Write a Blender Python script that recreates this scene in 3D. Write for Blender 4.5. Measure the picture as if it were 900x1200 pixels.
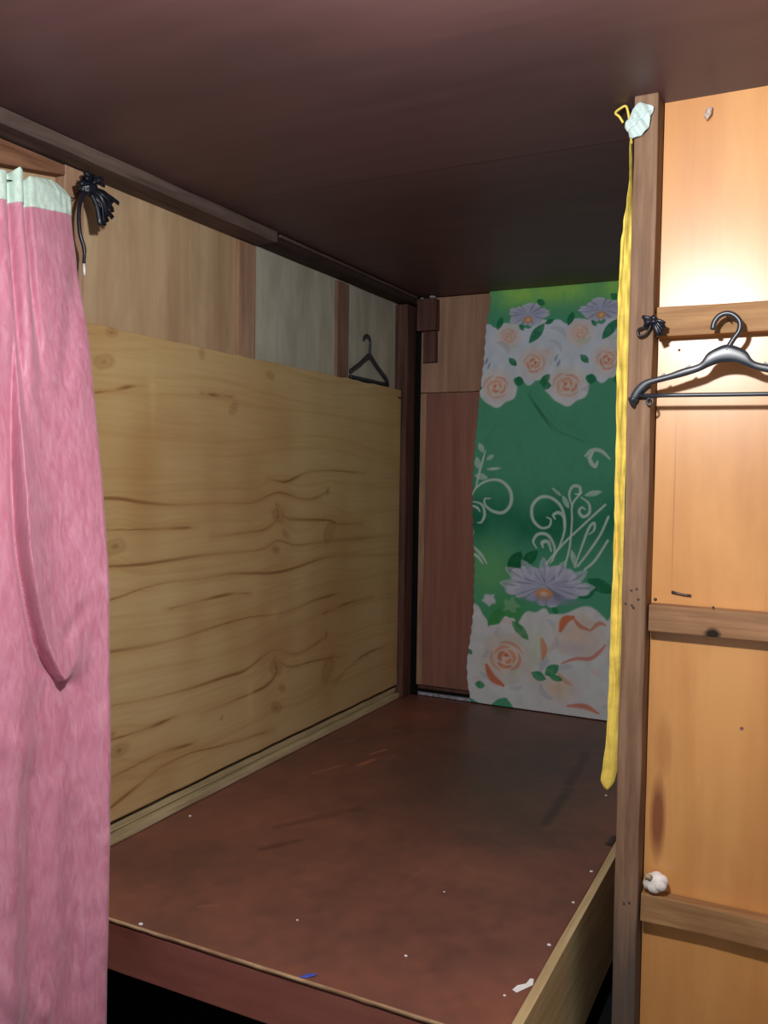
import bpy, bmesh, math, random
import numpy as np
from mathutils import Vector, Matrix

for o in list(bpy.data.objects):
    bpy.data.objects.remove(o, do_unlink=True)
SC = bpy.context.scene
COL = SC.collection

# ------------------------------------------------------------------ camera
F_PX = 1024.1
RW = ((0.894, 0.033, -0.447), (0.448, -0.033, 0.894), (0.014, -0.999, -0.044))  # world axes in (right, down, forward)
cam_data = bpy.data.cameras.new('camera')
cam = bpy.data.objects.new('camera', cam_data)
COL.objects.link(cam)
cam_data.sensor_fit = 'VERTICAL'
cam_data.sensor_height = 36.0
cam_data.lens = 36.0 * F_PX / 1200.0
cam_data.clip_start = 0.02
right = Vector((RW[0][0], RW[1][0], RW[2][0])).normalized()
fwd = Vector((RW[0][2], RW[1][2], RW[2][2]))
fwd = (fwd - right * fwd.dot(right)).normalized()
upv = right.cross(fwd)
M4 = Matrix((right, upv, -fwd)).transposed().to_4x4()
M4.translation = Vector((0, 0, 1.48))
cam.matrix_world = M4
SC.camera = cam

# ------------------------------------------------------------------ world, light, exposure
world = bpy.data.worlds.new('world')
SC.world = world
world.use_nodes = True
world.node_tree.nodes['Background'].inputs[0].default_value = (0.95, 0.98, 1.0, 1)
world.node_tree.nodes['Background'].inputs[1].default_value = 0.38

ld = bpy.data.lights.new('room_lamp', 'POINT')
ld.energy = 82
ld.color = (0.985, 1.0, 0.98)
ld.shadow_soft_size = 0.04
lamp = bpy.data.objects.new('room_lamp', ld)
lamp.location = (-0.37, 0.76, 2.03)
COL.objects.link(lamp)

SC.view_settings.view_transform = 'Standard'
SC.view_settings.look = 'None'
SC.view_settings.gamma = 1
SC.view_settings.use_curve_mapping = False
SC.view_settings.exposure = 0.0

# ------------------------------------------------------------------ helpers
rng = np.random.default_rng(7)
random.seed(5)


def lin(c):
    out = []
    for v in c[:3]:
        v = v / 255.0
        out.append(v / 12.92 if v <= 0.04045 else ((v + 0.055) / 1.055) ** 2.4)
    return tuple(out) + (1.0,)


def new_mat(name, rough=0.6, spec=0.3):
    m = bpy.data.materials.new(name)
    m.use_nodes = True
    nt = m.node_tree
    b = nt.nodes['Principled BSDF']
    b.inputs['Roughness'].default_value = rough
    b.inputs['Specular IOR Level'].default_value = spec
    return m, nt, b


def noise(nt, vec, scale, detail=4, rough=0.55, dist=0.0):
    n = nt.nodes.new('ShaderNodeTexNoise')
    n.inputs['Scale'].default_value = scale
    n.inputs['Detail'].default_value = detail
    n.inputs['Roughness'].default_value = rough
    n.inputs['Distortion'].default_value = dist
    nt.links.new(vec, n.inputs['Vector'])
    return n.outputs['Fac']


def ramp(nt, fac, stops):
    r = nt.nodes.new('ShaderNodeValToRGB')
    e = r.color_ramp.elements
    while len(e) < len(stops):
        e.new(0.5)
    for el, (p, c) in zip(e, stops):
        el.position = p
        el.color = c
    nt.links.new(fac, r.inputs['Fac'])
    return r.outputs['Color']


def mix(nt, fac, a, b, mode='MIX'):
    n = nt.nodes.new('ShaderNodeMix')
    n.data_type = 'RGBA'
    n.blend_type = mode
    for sock, v in ((n.inputs[0], fac), (n.inputs[6], a), (n.inputs[7], b)):
        if isinstance(v, (float, int)):
            sock.default_value = v
        elif isinstance(v, tuple):
            sock.default_value = v
        else:
            nt.links.new(v, sock)
    return n.outputs[2]


def math_n(nt, op, a, b=None, clamp=False):
    n = nt.nodes.new('ShaderNodeMath')
    n.operation = op
    n.use_clamp = clamp
    for i, v in enumerate((a, b)):
        if v is None:
            continue
        if isinstance(v, (float, int)):
            n.inputs[i].default_value = v
        else:
            nt.links.new(v, n.inputs[i])
    return n.outputs[0]


def bump(nt, b, h, strength=0.2, dist=0.002):
    n = nt.nodes.new('ShaderNodeBump')
    n.inputs['Strength'].default_value = strength
    n.inputs['Distance'].default_value = dist
    nt.links.new(h, n.inputs['Height'])
    nt.links.new(n.outputs['Normal'], b.inputs['Normal'])


def obj_coords(nt, scale=(1, 1, 1), loc=(0, 0, 0)):
    t = nt.nodes.new('ShaderNodeTexCoord')
    m = nt.nodes.new('ShaderNodeMapping')
    m.inputs['Scale'].default_value = scale
    m.inputs['Location'].default_value = loc
    nt.links.new(t.outputs['Object'], m.inputs['Vector'])
    return m.outputs['Vector'], t.outputs['Object']


def wood(name, light, dark, axis='z', fine=60, mott=5, rough=0.6, spec=0.25, stain=None, stain_amt=0.5,
         bump_s=0.15, seed=0, spots=()):
    """timber: streaks along axis, broad mottling, optional stain colour and oval marks in world coords"""
    m, nt, b = new_mat(name, rough, spec)
    sc = {'x': (0.06, 1, 1), 'y': (1, 0.06, 1), 'z': (1, 1, 0.06)}[axis]
    v, raw = obj_coords(nt, sc, (seed * 3.1, seed * 1.7, seed * 2.3))
    g = noise(nt, v, fine, 6, 0.6, 0.4)
    c = ramp(nt, g, [(0.3, lin(dark)), (0.62, lin(light))])
    v2, _ = obj_coords(nt, {'x': (0.35, 1, 1), 'y': (1, 0.35, 1), 'z': (1, 1, 0.35)}[axis], (seed, seed * 2, 0))
    g2 = noise(nt, v2, mott, 5, 0.6, 0.3)
    if stain is None:
        stain = tuple(0.6 * q for q in dark)
    f = math_n(nt, 'MULTIPLY', ramp(nt, g2, [(0.42, (0, 0, 0, 1)), (0.72, (1, 1, 1, 1))]), stain_amt)
    c = mix(nt, f, c, lin(stain))
    for (cx, cy, cz, rx, ry, rz, colr, amt) in spots:
        mp = nt.nodes.new('ShaderNodeMapping')
        mp.inputs['Location'].default_value = (-cx / rx, -cy / ry, -cz / rz)
        mp.inputs['Scale'].default_value = (1 / rx, 1 / ry, 1 / rz)
        nt.links.new(raw, mp.inputs['Vector'])
        ln = nt.nodes.new('ShaderNodeVectorMath')
        ln.operation = 'LENGTH'
        nt.links.new(mp.outputs['Vector'], ln.inputs[0])
        wob = math_n(nt, 'ADD', ln.outputs['Value'], math_n(nt, 'MULTIPLY', math_n(nt, 'SUBTRACT', g, 0.5), 0.9))
        fac = ramp(nt, wob, [(0.45, (amt, amt, amt, 1)), (1.0, (0, 0, 0, 1))])
        c = mix(nt, fac, c, lin(colr))
    nt.links.new(c, b.inputs['Base Color'])
    bump(nt, b, g, bump_s, 0.0015)
    return m


def plain(name, col, rough=0.5, spec=0.4, var=0.12, scale=40, bump_s=0.0, metallic=0.0):
    m, nt, b = new_mat(name, rough, spec)
    v, _ = obj_coords(nt)
    g = noise(nt, v, scale, 4)
    lo = tuple(max(0, x * (1 - var)) for x in col)
    hi = tuple(min(255, x * (1 + var)) for x in col)
    nt.links.new(ramp(nt, g, [(0.3, lin(lo)), (0.7, lin(hi))]), b.inputs['Base Color'])
    b.inputs['Metallic'].default_value = metallic
    if bump_s:
        bump(nt, b, g, bump_s, 0.002)
    return m


def painted(name, rough=0.7, spec=0.2, grain=(1, 0.06, 1), gscale=70, gamt=0.15, bump_s=0.08, sheen=0.0):
    """print or figure stored per vertex, with a fine node grain on top"""
    m, nt, b = new_mat(name, rough, spec)
    a = nt.nodes.new('ShaderNodeAttribute')
    a.attribute_name = 'print'
    v, _ = obj_coords(nt, grain)
    g = noise(nt, v, gscale, 6, 0.6)
    sh = ramp(nt, g, [(0.25, (1 - gamt,) * 3 + (1,)), (0.75, (1, 1, 1, 1))])
    c = mix(nt, 1.0, a.outputs['Color'], sh, 'MULTIPLY')
    nt.links.new(c, b.inputs['Base Color'])
    if sheen:
        b.inputs['Sheen Weight'].default_value = sheen
    bump(nt, b, g, bump_s, 0.0015)
    return m


def empty(name, loc, label=None, cat=None, group=None, kind=None):
    o = bpy.data.objects.new(name, None)
    o.empty_display_size = 0.05
    o.location = loc
    COL.objects.link(o)
    tag(o, label, cat, group, kind)
    return o


def tag(o, label=None, cat=None, group=None, kind=None):
    if label:
        o['label'] = label
    if cat:
        o['category'] = cat
    if group:
        o['group'] = group
    if kind:
        o['kind'] = kind
    return o


def world_loc(o):
    v = Vector((0, 0, 0))
    while o is not None:
        v += o.location
        o = o.parent
    return v


def link(name, me, mat, parent=None, smooth=False, origin=None):
    """mesh given in world coordinates -> object; geometry re-based on origin (default: parent's place)"""
    o = bpy.data.objects.new(name, me)
    COL.objects.link(o)
    base = world_loc(parent) if parent is not None else Vector((0, 0, 0))
    org = Vector(origin) if origin is not None else base
    me.transform(Matrix.Translation(-org))
    o.location = org - base
    if parent is not None:
        o.parent = parent
    if mat is not None:
        me.materials.append(mat)
    if smooth:
        me.polygons.foreach_set('use_smooth', [True] * len(me.polygons))
    return o


def bm_mesh(bm, name='m'):
    bmesh.ops.recalc_face_normals(bm, faces=bm.faces)
    me = bpy.data.meshes.new(name)
    bm.to_mesh(me)
    bm.free()
    return me


def box(name, lo, hi, mat, parent=None, bev=0.002, jitter=0.0, cuts=None, origin=None):
    """bevelled timber; cuts = (axis, n) adds loops whose corners wander by jitter (hand-sawn edges)"""
    bm = bmesh.new()
    bmesh.ops.create_cube(bm, size=1.0)
    lo, hi = Vector(lo), Vector(hi)
    if cuts:
        ax, n = cuts
        es = [e for e in bm.edges if abs((e.verts[0].co - e.verts[1].co)[ax]) > 0.5]
        bmesh.ops.subdivide_edges(bm, edges=es, cuts=n, use_grid_fill=True)
    for v in bm.verts:
        v.co = Vector((lo[i] + (v.co[i] + 0.5) * (hi[i] - lo[i]) for i in range(3)))
    if jitter:
        ax = cuts[0]
        for v in bm.verts:
            for i in range(3):
                if i != ax:
                    mid = (lo[i] + hi[i]) / 2
                    v.co[i] += random.uniform(-1, 0) * jitter * (1 if v.co[i] > mid else -1)
    if bev:
        es = [e for e in bm.edges if len(e.link_faces) == 2 and e.calc_face_angle(0) > 0.6]
        bmesh.ops.bevel(bm, geom=es, offset=bev, segments=2, affect='EDGES', profile=0.6)
    return link(name, bm_mesh(bm), mat, parent, origin=origin)


def tube_mesh(pts, rad, seg=8, flat=None):
    """swept tube along pts; rad a number or one per point; flat = (axis vector, ratio) squashes the section"""
    pts = [Vector(p) for p in pts]
    n = len(pts)
    rad = [rad] * n if isinstance(rad, (int, float)) else rad
    bm = bmesh.new()
    rings = []
    t0 = (pts[1] - pts[0]).normalized()
    nrm = t0.orthogonal().normalized()
    for i, p in enumerate(pts):
        t = (pts[min(i + 1, n - 1)] - pts[max(i - 1, 0)]).normalized()
        nrm = (nrm - t * nrm.dot(t)).normalized()
        bn = t.cross(nrm)
        ring = []
        for k in range(seg):
            a = 2 * math.pi * k / seg
            off = (nrm * math.cos(a) + bn * math.sin(a)) * rad[i]
            if flat:
                ax = Vector(flat[0]).normalized()
                off -= ax * off.dot(ax) * (1 - flat[1])
            ring.append(bm.verts.new(p + off))
        rings.append(ring)
    for a, b in zip(rings, rings[1:]):
        for k in range(seg):
            bm.faces.new((a[k], a[(k + 1) % seg], b[(k + 1) % seg], b[k]))
    bm.faces.new(rings[0][::-1])
    bm.faces.new(rings[-1])
    return bm_mesh(bm)


def spline(pts, n=40):
    """Catmull-Rom through pts"""
    P = [np.array(p, float) for p in pts]
    P = [2 * P[0] - P[1]] + P + [2 * P[-1] - P[-2]]
    out = []
    m = len(P) - 3
    for i in range(n + 1):
        s = i / n * m
        k = min(int(s), m - 1)
        t = s - k
        a, b, c, d = P[k:k + 4]
        out.append(0.5 * ((2 * b) + (c - a) * t + (2 * a - 5 * b + 4 * c - d) * t * t + (3 * b - a - 3 * c + d) * t ** 3))
    return np.array(out)


def prism(name, outline, depth_vec, mat, parent=None, bev=0.0008, origin=None):
    bm = bmesh.new()
    d = Vector(depth_vec)
    a = [bm.verts.new(Vector(p)) for p in outline]
    b = [bm.verts.new(Vector(p) + d) for p in outline]
    bm.faces.new(a)
    bm.faces.new(b[::-1])
    n = len(a)
    for i in range(n):
        bm.faces.new((a[i], b[i], b[(i + 1) % n], a[(i + 1) % n]))
    bmesh.ops.recalc_face_normals(bm, faces=bm.faces)
    if bev:
        bmesh.ops.bevel(bm, geom=list(bm.edges), offset=bev, segments=1, affect='EDGES')
    return link(name, bm_mesh(bm), mat, parent, origin=origin)


def grid_sheet(P, thick_vec):
    """closed sheet from a (nv, nu, 3) array of points, its back shifted by thick_vec (array or vector)"""
    nv, nu = P.shape[:2]
    Q = P + np.asarray(thick_vec)
    V = np.concatenate([P.reshape(-1, 3), Q.reshape(-1, 3)])
    idx = np.arange(nv * nu).reshape(nv, nu)
    f1 = np.stack([idx[:-1, :-1], idx[:-1, 1:], idx[1:, 1:], idx[1:, :-1]], -1).reshape(-1, 4)
    f2 = f1[:, ::-1] + nv * nu
    loop = np.concatenate([idx[0, :-1], idx[:-1, -1], idx[-1, :0:-1], idx[:0:-1, 0]])
    nx = np.roll(loop, -1)
    f3 = np.stack([nx, loop, loop + nv * nu, nx + nv * nu], -1)
    Fc = np.concatenate([f1, f2, f3])
    me = bpy.data.meshes.new('sheet')
    me.vertices.add(len(V))
    me.vertices.foreach_set('co', V.astype(np.float32).ravel())
    me.loops.add(Fc.size)
    me.loops.foreach_set('vertex_index', Fc.astype(np.int32).ravel())
    me.polygons.add(len(Fc))
    me.polygons.foreach_set('loop_start', np.arange(0, Fc.size, 4, dtype=np.int32))
    me.update(calc_edges=True)
    me.validate()
    return me


def set_print(me, C):
    """C: (nv, nu, 3) sRGB 0..255 for the front; the back repeats it"""
    c = np.clip(C.reshape(-1, 3) / 255.0, 0, 1)
    c = np.where(c <= 0.04045, c / 12.92, ((c + 0.055) / 1.055) ** 2.4)
    c = np.concatenate([c, np.ones((len(c), 1))], 1)
    c = np.concatenate([c, c])
    a = me.color_attributes.new('print', 'FLOAT_COLOR', 'POINT')
    a.data.foreach_set('color', c.astype(np.float32).ravel())


def vnoise(shape, cells, seed):
    """smooth value noise on a grid"""
    r = np.random.default_rng(seed)
    g = r.random((cells[0] + 2, cells[1] + 2))
    y = np.linspace(0, cells[0], shape[0])
    x = np.linspace(0, cells[1], shape[1])
    yi, xi = y.astype(int), x.astype(int)
    fy, fx = (y - yi)[:, None], (x - xi)[None]
    fy, fx = fy * fy * (3 - 2 * fy), fx * fx * (3 - 2 * fx)
    a = g[yi][:, xi]; b = g[yi][:, xi + 1]; c = g[yi + 1][:, xi]; d = g[yi + 1][:, xi + 1]
    return (a * (1 - fx) + b * fx) * (1 - fy) + (c * (1 - fx) + d * fx) * fy


def sstep(x, a, b):
    t = np.clip((x - a) / (b - a), 0, 1)
    return t * t * (3 - 2 * t)


def poly_dist(X, Y, pts):
    """distance of every point to a polyline, and the parameter 0..1 along it"""
    best = np.full(X.shape, 1e9)
    par = np.zeros(X.shape)
    n = len(pts) - 1
    for i in range(n):
        ax, ay = pts[i][:2]; bx, by = pts[i + 1][:2]
        dx, dy = bx - ax, by - ay
        t = np.clip(((X - ax) * dx + (Y - ay) * dy) / (dx * dx + dy * dy + 1e-12), 0, 1)
        d = np.hypot(X - ax - t * dx, Y - ay - t * dy)
        m = d < best
        best = np.where(m, d, best)
        par = np.where(m, (i + t) / n, par)
    return best, par


def over(C, mask, col):
    return C * (1 - mask[..., None]) + np.array(col, float) * mask[..., None]


# ------------------------------------------------------------------ materials
M = {}
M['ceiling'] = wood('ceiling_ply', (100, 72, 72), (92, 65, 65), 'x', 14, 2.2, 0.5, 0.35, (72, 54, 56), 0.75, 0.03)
M['floor'] = plain('floor_dark', (24, 24, 28), 0.8, 0.2)
M['ply_tan'] = wood('ply_tan', (204, 174, 138), (186, 152, 116), 'z', 20, 6, 0.6, 0.25, (154, 120, 94), 0.6, 0.04, 1)
M['ply_pale'] = wood('ply_pale', (200, 194, 178), (186, 178, 160), 'z', 16, 9, 0.65, 0.2, (152, 142, 124), 0.6, 0.04, 2)
M['ply_red'] = wood('ply_red', (156, 106, 90), (132, 86, 74), 'z', 28, 4, 0.55, 0.3, (126, 94, 86), 0.55, 0.08, 3)
M['ply_back'] = wood('ply_back', (186, 148, 124), (156, 118, 98), 'z', 24, 5, 0.6, 0.25, (132, 94, 80), 0.5, 0.08, 4)
M['stud'] = wood('stud_wood', (184, 148, 122), (156, 116, 92), 'z', 50, 8, 0.65, 0.2, (132, 94, 76), 0.5, 0.25, 5)
M['stud_dark'] = wood('stud_dark', (150, 116, 98), (122, 88, 74), 'z', 50, 8, 0.65, 0.2, (70, 44, 38), 0.5, 0.25, 6)
M['corner'] = wood('corner_wood', (110, 78, 68), (76, 50, 46), 'z', 50, 8, 0.7, 0.2, (52, 34, 34), 0.5, 0.25, 7)
M['beam'] = wood('beam_wood', (112, 92, 84), (80, 64, 60), 'y', 50, 8, 0.75, 0.15, (62, 52, 50), 0.6, 0.3, 8)
M['beam_dark'] = wood('beam_dark', (78, 60, 54), (52, 38, 36), 'y', 50, 8, 0.75, 0.15, (36, 28, 28), 0.6, 0.3, 9)
M['head_board'] = wood('head_board_wood', (150, 108, 82), (104, 66, 50), 'y', 45, 8, 0.7, 0.2, (82, 50, 40), 0.5, 0.25, 10)
M['batten'] = wood('batten_wood', (210, 190, 150), (178, 154, 116), 'y', 60, 8, 0.7, 0.15, (140, 122, 94), 0.6, 0.3, 11)
M['side_wood'] = wood('side_wood', (212, 188, 142), (184, 158, 116), 'y', 55, 6, 0.7, 0.15, (150, 128, 98), 0.45, 0.3, 12)
M['front_paint'] = wood('front_paint', (146, 90, 78), (130, 78, 68), 'x', 24, 6, 0.5, 0.35, (104, 50, 42), 0.5, 0.08, 13)
M['raw_edge'] = wood('raw_edge', (204, 172, 134), (150, 116, 86), 'x', 70, 30, 0.8, 0.1, (120, 84, 64), 0.7, 0.2, 14)
M['post'] = wood('post_wood', (150, 118, 94), (112, 82, 64), 'z', 55, 6, 0.7, 0.2, (92, 72, 60), 0.6, 0.3, 15,
                 spots=[(-0.37, 2.01, 0.16, 0.2, 0.2, 0.42, (84, 76, 72), 0.75)])
M['rail'] = wood('rail_wood', (186, 142, 98), (148, 106, 70), 'x', 55, 7, 0.65, 0.2, (124, 90, 62), 0.55, 0.25, 16)
M['rail_b'] = wood('rail_wood_scorched', (172, 130, 94), (134, 96, 68), 'x', 55, 7, 0.65, 0.2, (112, 84, 62), 0.55, 0.25, 17,
                   spots=[(-0.205, 2.035, 1.138, 0.02, 0.05, 0.016, (22, 18, 18), 0.95)])
M['ply_honey'] = wood('ply_honey', (224, 162, 97), (206, 139, 77), 'z', 9, 5, 0.34, 0.8, (186, 120, 68), 0.5, 0.02, 18,
                      spots=[(-0.316, 2.07, 0.69, 0.022, 0.3, 0.12, (128, 66, 42), 0.85),
                             (-0.308, 2.07, 0.86, 0.025, 0.3, 0.09, (176, 104, 58), 0.4),
                             (-0.300, 2.07, 1.42, 0.0022, 0.3, 0.24, (160, 104, 60), 0.45),
                             (-0.142, 2.07, 0.925, 0.006, 0.3, 0.006, (104, 50, 84), 0.9)])
M['black_plastic'] = plain('black_plastic', (44, 49, 58), 0.34, 0.6, 0.2, 30)
M['black_strip'] = plain('black_strip', (22, 25, 36), 0.36, 0.5, 0.3, 60)
M['white_cloth'] = plain('white_cloth', (196, 212, 210), 0.85, 0.1, 0.04, 80, 0.15)
M['paper'] = plain('paper', (240, 240, 240), 0.8, 0.1, 0.02, 80)
M['blue_plastic'] = plain('blue_plastic', (70, 92, 190), 0.4, 0.4)
M['yellow'] = plain('yellow_cloth', (230, 202, 96), 0.75, 0.15, 0.10, 26, 0.2)
M['garlic'] = plain('garlic_skin', (242, 232, 226), 0.5, 0.3, 0.05, 70, 0.1)
M['garlic_root'] = plain('garlic_root', (170, 148, 118), 0.8, 0.1)
M['lump'] = plain('grey_lump', (196, 178, 168), 0.8, 0.1, 0.2, 120, 0.4)
M['steel'] = plain('rusty_steel', (84, 72, 68), 0.5, 0.5, 0.3, 200, 0.1, 0.4)
M['foil'] = plain('foil', (220, 224, 232), 0.3, 0.6, 0.1, 90, 0.0, 0.6)
M['grey_strip'] = plain('grey_strip', (150, 150, 162), 0.45, 0.4, 0.3, 60)
M['dark_gap'] = plain('dark_gap', (24, 22, 22), 0.9, 0.1)
M['mint'] = plain('mint_heading', (208, 228, 216), 0.8, 0.15, 0.05, 60, 0.15)
M['cord'] = plain('black_cord', (20, 18, 22), 0.7, 0.2)
M['cord_tip'] = plain('cord_tip', (240, 238, 236), 0.4, 0.4)

# ------------------------------------------------------------------ setting
CZ = 2.325        # underside of the ceiling
LX = -1.84        # face of the left plywood
BY = 3.87         # face of the back plywood
PY = 2.075        # face of the honey plywood on the right
DZ = 0.40         # top of the platform

box('floor', (-2.6, -1.2, -0.05), (1.8, 4.2, 0.0), M['floor'], bev=0)['kind'] = 'structure'

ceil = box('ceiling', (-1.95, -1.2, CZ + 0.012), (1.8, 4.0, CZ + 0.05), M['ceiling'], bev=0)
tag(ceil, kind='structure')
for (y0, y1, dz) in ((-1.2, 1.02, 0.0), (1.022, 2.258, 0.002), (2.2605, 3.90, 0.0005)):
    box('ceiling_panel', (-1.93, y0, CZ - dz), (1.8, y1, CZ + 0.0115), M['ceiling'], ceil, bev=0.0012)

# --- left wall: backing sheet, three panels between studs, beams, the big pine board
wl = box('wall_left', (LX - 0.03, 0.2, 0.0), (LX - 0.006, 3.93, CZ), M['ply_tan'], bev=0)
tag(wl, kind='structure')
for (y0, y1, mt) in ((0.2, 2.52, 'ply_tan'), (2.524, 3.23, 'ply_pale'), (3.234, 3.90, 'ply_pale')):
    box('plywood_panel', (LX - 0.0055, y0, 0.42), (LX, y1, CZ - 0.002), M[mt], wl, bev=0.0005)
for (y0, y1, z0, z1, mt, fx) in ((1.705, 1.775, 0.46, 2.281, 'stud', -1.8065), (2.500, 2.605, 0.46, 2.281, 'stud', -1.824),
                                 (3.190, 3.290, 0.46, 2.281, 'stud_dark', -1.824)):
    box('stud', (LX + 0.0005, y0, z0), (fx, y1, z1), M[mt], wl, 0.003, 0.002, (2, 5))
box('corner_post', (LX + 0.0005, 3.766, DZ + 0.003), (-1.772, 3.862, 2.281), M['corner'], wl, 0.003, 0.002, (2, 8))
box('top_beam', (LX + 0.0005, 0.2, 2.282), (-1.735, 2.605, CZ - 0.001), M['beam'], wl, 0.003, 0.003, (1, 14))
box('top_beam', (LX + 0.0005, 2.609, 2.286), (-1.752, 3.865, CZ - 0.005), M['beam_dark'], wl, 0.003, 0.003, (1, 8))
box('top_beam_lining', (-1.7515, 2.63, 2.308), (-1.738, 3.80, CZ - 0.005), M['beam'], wl, 0.002, 0.002, (1, 8))
# short tapered board ending at the first stud
prism('head_board', [(-1.80, 0.9, 2.115), (-1.80, 1.703, 2.250), (-1.80, 1.703, 2.276), (-1.80, 0.9, 2.278)],
      (-0.038, 0, 0), M['head_board'], wl, 0.002)

# pine board with its grain figure
by0, by1, bz0, bz1 = 0.9, 3.763, 0.466, 1.878
nz, ny = 420, 560
ys = np.linspace(by0, by1, ny)
zs = np.linspace(bz1, bz0, nz)
YY, ZZ = np.meshgrid(ys, zs)
warp = (vnoise((nz, ny), (5, 4), 1) - 0.5) * 0.09 + (vnoise((nz, ny), (14, 8), 2) - 0.5) * 0.025
for (ky, kz) in ((2.715, 1.30), (2.715, 0.73), (3.10, 1.26), (3.10, 0.69), (1.87, 1.26), (1.88, 0.66)):
    warp += -0.055 * np.exp(-((YY - ky) / 0.10) ** 2 - ((ZZ - kz - 0.02) / 0.13) ** 2)
H = ZZ + warp
band = np.zeros_like(H)
for k, (fr, am) in enumerate(((7, 0.35), (17, 0.3), (41, 0.25), (90, 0.16))):
    ph = vnoise((nz, ny), (3, 3), 20 + k) * 3
    band += am * np.sin(H * fr * 6.283 + ph)
C = np.zeros((nz, ny, 3)) + np.array((208, 174, 122))
blot = vnoise((nz, ny), (4, 5), 5) * 0.45 + vnoise((nz, ny), (11, 14), 6) * 0.25 + vnoise((nz, ny), (3, 26), 7) * 0.3
C = over(C, np.clip(blot - 0.46, 0, 1) * 1.8, (186, 140, 92))
C = over(C, np.clip(0.46 - blot, 0, 1) * 1.8, (222, 196, 148))
C = over(C, np.clip(band, 0, 1) * 0.22, (168, 118, 62))
lines = [
    [(1.60, 1.40), (1.87, 1.399), (1.99, 1.385), (2.139, 1.373), (2.383, 1.373), (2.554, 1.37), (2.669, 1.397), (2.743, 1.403), (2.872, 1.38), (2.982, 1.378), (3.084, 1.403)],
    [(1.70, 1.315), (1.892, 1.308), (2.071, 1.302), (2.248, 1.298)],
    [(2.324, 1.261), (2.511, 1.267), (2.647, 1.274), (2.719, 1.314), (2.706, 1.362), (2.744, 1.341), (2.795, 1.304), (3.013, 1.291), (3.101, 1.284), (3.194, 1.265), (3.40, 1.262)],
    [(1.70, 1.10), (1.885, 1.112), (1.991, 1.127), (2.106, 1.134), (2.249, 1.129), (2.448, 1.129), (2.674, 1.109), (2.824, 1.112), (3.075, 1.134), (3.295, 1.125), (3.504, 1.108), (3.775, 1.096)],
    [(1.70, 0.82), (1.892, 0.802), (2.041, 0.788), (2.214, 0.779), (2.389, 0.779), (2.517, 0.779), (2.654, 0.814), (2.727, 0.815), (2.857, 0.778), (2.995, 0.79), (3.082, 0.814)],
    [(2.271, 0.681), (2.411, 0.685), (2.54, 0.688), (2.656, 0.697), (2.72, 0.735), (2.70, 0.79), (2.76, 0.76), (2.81, 0.735), (2.98, 0.725), (3.10, 0.715), (3.25, 0.70)],
    [(1.80, 0.49), (1.915, 0.521), (1.993, 0.54), (2.075, 0.561), (2.216, 0.567), (2.371, 0.548), (2.52, 0.534), (2.707, 0.519)],
    [(1.75, 0.59), (1.915, 0.598), (2.075, 0.607), (2.253, 0.593)],
    [(3.15, 0.60), (3.21, 0.619), (3.307, 0.648), (3.445, 0.672), (3.709, 0.675)],
    [(1.80, 1.69), (1.869, 1.703), (1.943, 1.721), (2.005, 1.73)],
    [(2.263, 1.731), (2.34, 1.731), (2.441, 1.734)],
    [(2.645, 1.458), (2.767, 1.444), (2.924, 1.48), (3.112, 1.489), (3.4, 1.48)],
    [(1.80, 1.21), (2.0, 1.20), (2.3, 1.205), (2.6, 1.20), (2.72, 1.225), (2.85, 1.20), (3.1, 1.20), (3.6, 1.19)],
    [(1.80, 0.965), (2.1, 0.95), (2.5, 0.965), (2.75, 0.95), (3.0, 0.97), (3.2, 0.975)],
    [(1.80, 0.71), (2.0, 0.70), (2.15, 0.705)],
    [(3.05, 0.905), (3.2, 0.92), (3.5, 0.925)],
    [(2.1, 1.05), (2.4, 1.06), (2.55, 1.05)],
]
for k, L in enumerate(lines):
    S = spline(L, 70)
    d, t = poly_dist(YY, ZZ, S)
    w = 0.0026 + 0.0014 * np.sin(t * 9 + k)
    side = np.clip(1 - np.abs(d) / 0.034, 0, 1) ** 2
    a = (1 - sstep(d, w * 0.5, w * 2.0)) * (0.55 + 0.35 * np.sin(t * 13 + k * 2.1)) * sstep(t, 0, 0.06) * sstep(1 - t, 0, 0.10)
    C = over(C, side * 0.26, (176, 124, 72))
    C = over(C, a * 0.72, (126, 82, 46))
for (ky, kz, r, dk) in ((2.719, 1.318, 0.022, 0.55), (2.709, 1.191, 0.016, 0.8), (3.10, 1.238, 0.032, 0.35), (3.08, 1.405, 0.010, 1.0),
                        (2.77, 1.249, 0.014, 0.6), (1.84, 1.78, 0.02, 0.5), (1.869, 1.865, 0.012, 0.7), (2.442, 1.693, 0.016, 0.45),
                        (1.884, 1.261, 0.022, 0.7), (2.716, 0.747, 0.024, 0.6), (2.718, 0.60, 0.02, 0.7), (3.10, 0.672, 0.034, 0.35),
                        (3.082, 0.817, 0.010, 1.0), (2.755, 0.666, 0.014, 0.6), (1.90, 0.665, 0.02, 0.8), (2.386, 0.642, 0.006, 0.9),
                        (1.872, 0.72, 0.008, 0.6), (2.27, 1.86, 0.012, 0.5), (3.45, 0.66, 0.006, 0.8), (2.66, 1.83, 0.014, 0.4)):
    d = np.hypot((YY - ky) / 1.15, ZZ - kz) / r
    d = d * (1 + 0.25 * np.sin(np.arctan2(ZZ - kz, YY - ky) * 2 + ky * 9) + 0.2 * (vnoise((nz, ny), (60, 90), 13) - 0.5))
    ring = np.exp(-((d - 1.0) / 0.35) ** 2) * 0.2 + np.exp(-(d / 0.5) ** 2) * dk * 0.7
    C = over(C, np.clip(ring, 0, 0.9), (120, 70, 36))
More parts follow.
